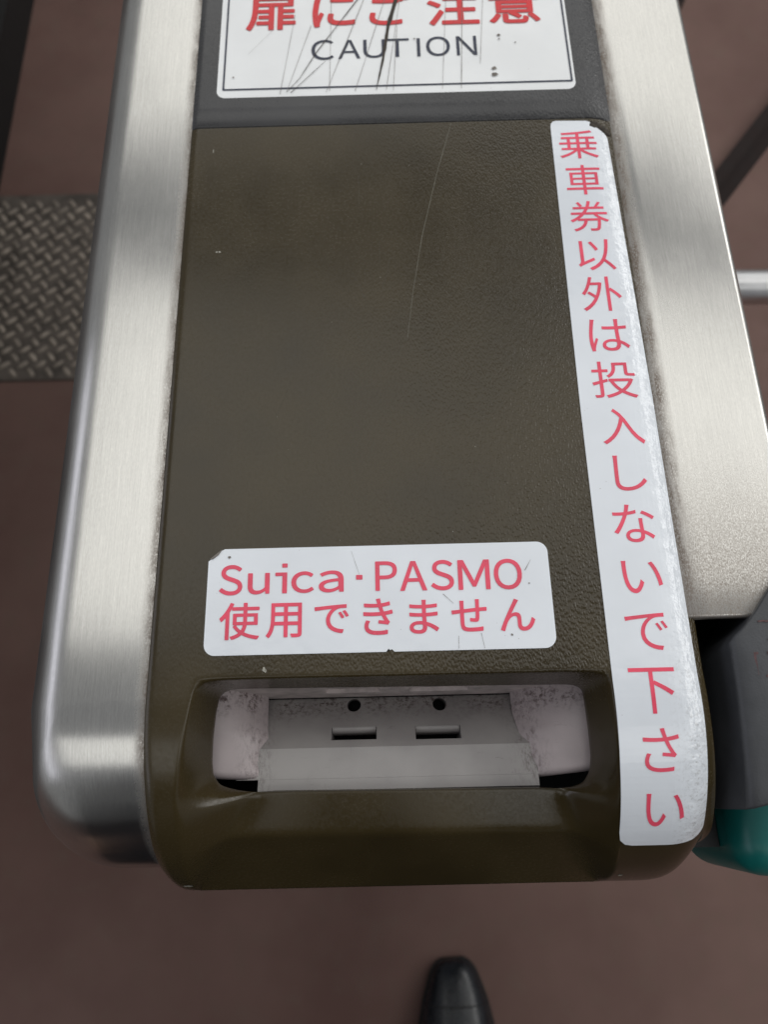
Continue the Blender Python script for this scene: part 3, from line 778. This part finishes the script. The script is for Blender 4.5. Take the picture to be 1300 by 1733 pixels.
# ------------------------------------------------------------------ tread plate on the floor, left passage
tp = root('tread_plate', (-0.70, 0.885, 0.0), 'dark worn steel chequer plate let into the brown floor left of the gate', 'floor plate')
X0, X1, Y0, Y1 = -1.02, -0.178, 0.652, 1.112
bm = box_bm(X0, X1, Y0, Y1, -0.01, 0.004)
base = finish(bm, 'plate', PLATE, tp, smooth=False)
bevel(base, 0.002, 2); bake(base)
lug = bmesh.new(); bmesh.ops.create_uvsphere(lug, u_segments=10, v_segments=6, radius=1)
lm = bpy.data.meshes.new('lug'); lug.to_mesh(lm); lug.free()
out = bmesh.new()
px, py = 0.0362, 0.0345
ny = int((Y1 - Y0 - 0.03) / py); nx = int((X1 - X0 - 0.02) / px)
for j in range(ny + 1):
    for i in range(nx + 1):
        for (ox, oy, ang) in ((0, 0, R(128)), (0.5, 0.5, R(34))):
            x = X0 + 0.014 + (i + ox) * px; y = Y0 + 0.018 + (j + oy) * py
            if x > X1 - 0.01 or y > Y1 - 0.012: continue
            n0 = len(out.verts); out.from_mesh(lm); out.verts.ensure_lookup_table()
            mt = Matrix.Translation((x, y, 0.0035)) @ Matrix.Rotation(ang, 4, 'Z') @ Matrix.Diagonal((0.0140, 0.0056, 0.0042, 1))
            for v in out.verts[n0:]: v.co = mt @ v.co
LUG = mat_simple('rubbed_lug_steel', (0.36, 0.31, 0.26), 0.42, 0.3, 0.35, 30)
finish(out, 'raised_lugs', LUG, tp, merge=0)

# ------------------------------------------------------------------ next gate to the left
ng = root('ticket_gate', (-1.0, 1.9, 0.0), 'neighbouring dark ticket gate beyond the left passage, only its black foot in view', 'ticket gate')
bm = box_bm(-1.25, -0.872, -0.4, 3.0, 0.10, 1.0)
g2 = finish(bm, 'body', mat_simple('neighbour_gate_panel', (0.16, 0.15, 0.155), 0.4, 0.2), ng, smooth=False); bevel(g2, 0.03, 4); bake(g2)
bm = box_bm(-1.24, -0.848, -0.38, 2.95, 0.0, 0.0995)
finish(bm, 'kick_plinth', RUBBER, ng, smooth=False)

# ------------------------------------------------------------------ steel rail and stand-in shadow strips right of the gate
sr = root('steel_rail', (0.75, 0.59, 0.0), 'shiny horizontal steel tube sticking out past the right side of the gate', 'rail')
bm = tube_bm((0.1770, 0.580, 0.36), (1.15, 0.560, 0.36), 0.0255, 32)
finish(bm, 'rail_tube', CHROME, sr)
bm = tube_bm((1.15, 0.56, 0.0), (1.15, 0.56, 0.39), 0.0265, 24)
finish(bm, 'post', CHROME, sr)
def shadow_strip(p0, p1, wdt, hgt, label):  # made-up dark strip whose colour stands in for a shadow-like floor band
    r0 = root('shadow_strip', (p0[0], p0[1], 0), label, 'shadow strip', 'dark shadow stand-in strips on the floor right of the gate')
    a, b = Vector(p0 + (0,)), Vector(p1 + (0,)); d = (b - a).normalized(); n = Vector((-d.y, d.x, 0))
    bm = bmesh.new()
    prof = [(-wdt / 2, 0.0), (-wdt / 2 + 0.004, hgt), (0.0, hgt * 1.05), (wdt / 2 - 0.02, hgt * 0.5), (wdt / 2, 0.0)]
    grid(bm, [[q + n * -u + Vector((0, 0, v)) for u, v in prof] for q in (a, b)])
    o = finish(bm, 'strip', SHADOWDARK, r0, smooth=False)
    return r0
shadow_strip((0.62, 0.955), (1.30, 1.80), 0.060, 0.03, 'made-up dark brown strip standing for a shadow-like band running diagonally over the floor right of the gate')
shadow_strip((0.60, 1.42), (1.00, 2.25), 0.045, 0.02, 'made-up short dark strip standing for a shadow-like band on the floor at the top right corner beside the gate')

# ------------------------------------------------------------------ person in front of the gate: unseen body added to block rear light
SUIT = mat_simple('dark_navy_wool', (0.014, 0.015, 0.020), 0.85, 0, 0.2, 300, 0.0008, 900)
SKIN = mat_simple('skin', (0.42, 0.26, 0.19), 0.5, 0, 0.08, 40)
HAIR = mat_simple('black_hair', (0.012, 0.010, 0.009), 0.5, 0, 0.2, 400)
person = root('person', (0.0, -0.56, 0.0), 'person in a black leather shoe at the near end of the ticket gate, unseen body added to block rear light', 'person')
def skin(name, joints, bones, mat, parent, levels=2):
    me = bpy.data.meshes.new(name)
    me.from_pydata([j[:3] for j in joints], bones, []); me.update()
    o = link(name, me, mat, parent)
    sk = o.modifiers.new('skin', 'SKIN')
    for i, j in enumerate(joints):
        rr = j[3] if isinstance(j[3], tuple) else (j[3], j[3])
        me.skin_vertices[0].data[i].radius = rr
    me.skin_vertices[0].data[0].use_root = True
    ss = o.modifiers.new('sub', 'SUBSURF'); ss.levels = levels; ss.render_levels = levels
    bake(o)
    for p in o.data.polygons: p.use_smooth = True
    return o
bx, by = -0.08, -0.570
J = [(bx, by, 0.93, (0.15, 0.11)), (bx, by, 1.08, (0.135, 0.10)), (bx, by, 1.26, (0.155, 0.11)), (bx, by, 1.38, (0.15, 0.09)), (bx, by + 0.005, 1.455, 0.055), (bx, by + 0.02, 1.50, 0.050),
     (bx + 0.095, by, 0.86, 0.088), (0.077, -0.60, 0.48, 0.062), (0.080, -0.615, 0.13, 0.052), (0.080, -0.615, 0.09, 0.054),
     (bx - 0.095, by, 0.86, 0.088), (-0.200, -0.66, 0.48, 0.062), (-0.205, -0.750, 0.13, 0.052), (-0.205, -0.750, 0.09, 0.054),
     (bx + 0.19, by, 1.37, 0.058), (bx + 0.245, by - 0.02, 1.10, 0.046), (bx + 0.235, by + 0.03, 0.86, 0.034),
     (bx - 0.19, by, 1.37, 0.058), (bx - 0.245, by - 0.02, 1.10, 0.046), (bx - 0.235, by + 0.03, 0.86, 0.034)]
Bn = [(0, 1), (1, 2), (2, 3), (3, 4), (4, 5), (0, 6), (6, 7), (7, 8), (8, 9), (0, 10), (10, 11), (11, 12), (12, 13), (3, 14), (14, 15), (15, 16), (3, 17), (17, 18), (18, 19)]
skin('body', J, Bn, SUIT, person)
ct = bmesh.new()  # unseen garment, added and widened to darken the steel's reflections
rows = []
for z, ax_, ay_ in ((1.12, 0.165, 0.118), (1.0, 0.185, 0.130), (0.85, 0.235, 0.145), (0.65, 0.280, 0.155), (0.40, 0.315, 0.165), (0.39, 0.307, 0.157), (0.60, 0.270, 0.145)):
    rows.append([Vector((bx + ax_ * (1 + 0.02 * math.sin(7 * a)) * math.cos(a), by + ay_ * (1 + 0.03 * math.sin(9 * a + 1)) * math.sin(a), z)) for a in [2 * math.pi * i / 60 for i in range(61)]])
grid(ct, rows)
finish(ct, 'blocker_coat', SUIT, person)
hd = bmesh.new(); bmesh.ops.create_uvsphere(hd, u_segments=28, v_segments=20, radius=1)
for v in hd.verts:
    x, y, z = v.co
    wv = 0.076 * (1 - 0.20 * max(0, -z)); fy = 0.098 * (1 - 0.10 * max(0, -z))
    nose = 0.022 * math.exp(-((x / 0.16) ** 2 + ((z + 0.12) / 0.20) ** 2)) * max(0, y)
    eye = -0.008 * (math.exp(-(((x - 0.40) / 0.16) ** 2 + ((z - 0.05) / 0.11) ** 2)) + math.exp(-(((x + 0.40) / 0.16) ** 2 + ((z - 0.05) / 0.11) ** 2))) * (y > 0)
    v.co = Vector((bx + x * wv, by + 0.03 + y * fy + nose + eye, 1.60 + z * 0.118))
    v.co = Matrix.Translation((bx, by + 0.02, 1.50)) @ Matrix.Rotation(R(-24), 4, 'X') @ Matrix.Translation((-bx, -by - 0.02, -1.50)) @ v.co
finish(hd, 'head', SKIN, person)
hr = bmesh.new(); bmesh.ops.create_uvsphere(hr, u_segments=28, v_segments=18, radius=1)
bmesh.ops.delete(hr, geom=[v for v in hr.verts if v.co.z < -0.05 + 0.55 * v.co.y], context='VERTS')
for v in hr.verts:
    x, y, z = v.co
    v.co = Vector((bx + x * 0.083, by + 0.024 + y * 0.104, 1.607 + z * 0.122))
    v.co = Matrix.Translation((bx, by + 0.02, 1.50)) @ Matrix.Rotation(R(-24), 4, 'X') @ Matrix.Translation((-bx, -by - 0.02, -1.50)) @ v.co
finish(hr, 'hair', HAIR, person)
for sg in (1, -1):
    wx, wy, wz = bx + 0.235 * sg, by + 0.035, 0.835
    hj = [(wx, wy, wz + 0.03, 0.026), (wx, wy + 0.005, wz - 0.02, (0.016, 0.036)), (wx, wy + 0.008, wz - 0.065, (0.014, 0.036))]; hb = [(0, 1), (1, 2)]
    for k, (dy, ln) in enumerate(((0.033, 0.062), (0.012, 0.074), (-0.010, 0.070), (-0.030, 0.055))):
        n = len(hj)
        hj += [(wx, wy + 0.008 + dy * 0.9, wz - 0.082, 0.0095), (wx - 0.004 * sg, wy + 0.010 + dy, wz - 0.082 - ln * 0.5, 0.0085), (wx - 0.014 * sg, wy + 0.012 + dy, wz - 0.082 - ln, 0.0072)]
        hb += [(2, n), (n, n + 1), (n + 1, n + 2)]
    n = len(hj); hj += [(wx - 0.008 * sg, wy + 0.036, wz - 0.035, 0.011), (wx - 0.016 * sg, wy + 0.052, wz - 0.068, 0.009)]; hb += [(1, n), (n, n + 1)]
    skin('hand', hj, hb, SKIN, person, 1)

# ------------------------------------------------------------------ shoe
def shoe(dx=0.0, dy=-0.010):
    # stations along the foot from toe (0) to heel: y, half width, top height, centre x
    st = [(-0.357, 0.013, 0.022), (-0.360, 0.0205, 0.030), (-0.369, 0.0275, 0.037), (-0.387, 0.0340, 0.044), (-0.410, 0.041, 0.050), (-0.440, 0.047, 0.058), (-0.475, 0.0505, 0.068), (-0.51, 0.049, 0.082), (-0.545, 0.044, 0.095), (-0.58, 0.038, 0.10), (-0.615, 0.036, 0.098), (-0.635, 0.030, 0.094), (-0.645, 0.015, 0.090)]
    def cx(y): return 0.069 + 0.05 * (y + 0.40) * -0.2
    bm = bmesh.new(); rows = []
    for y, hw, h in st:
        row = []
        for i in range(25):
            a = math.pi * i / 24
            c, s = math.cos(a), math.sin(a)
            x = cx(y) + 1.13 * hw * (abs(c) ** 0.8) * (1 if c > 0 else -1)
            z = 0.012 + (h - 0.012) * s ** 0.75
            row.append(Vector((x, y, z)))
        rows.append(row)
    rows.insert(0, [Vector((cx(-0.356), -0.3562, 0.016)) for _ in range(25)])
    rows.append([Vector((cx(-0.647), -0.647, 0.05)) for _ in range(25)])
    grid(bm, rows)
    up_ = finish(bm, 'shoe', LEATHER, person)
    s = up_.modifiers.new('s', 'SUBSURF'); s.levels = 1; bake(up_)
    for p in up_.data.polygons: p.use_smooth = True
    bm = bmesh.new()
    def ring(z, g): return [bm.verts.new((cx(y) + (hw * 1.13 + g) * sg, y + (g if k == 0 else 0), z)) for sg, seq in ((1, st), (-1, st[::-1])) for k, (y, hw, h) in enumerate(seq)]
    A, B = ring(0.0, 0.001), ring(0.013, 0.003); n = len(A)
    for i in range(n): bm.faces.new((A[i], A[(i + 1) % n], B[(i + 1) % n], B[i]))
    bm.faces.new(B); bm.faces.new(A[::-1])
    finish(bm, 'sole', RUBBER, up_, smooth=False, merge=1e-5)
    # toe cap seam and dark ankle opening
    bm = bmesh.new()
    P = [Vector((cx(-0.412) + 0.0468 * math.cos(a), -0.412, 0.014 + 0.0385 * math.sin(a) ** 0.75)) for a in [0.15 + i / 16 * (math.pi - 0.3) for i in range(17)]]
    for a, b in zip(P[:-1], P[1:]): tube_bm(a, b, 0.0009, 6, bm, False)
    finish(bm, 'toe_seam', RUBBER, up_)
    up_.location += Vector((dx, dy, 0))
shoe()
shoe(-0.280, -0.150)
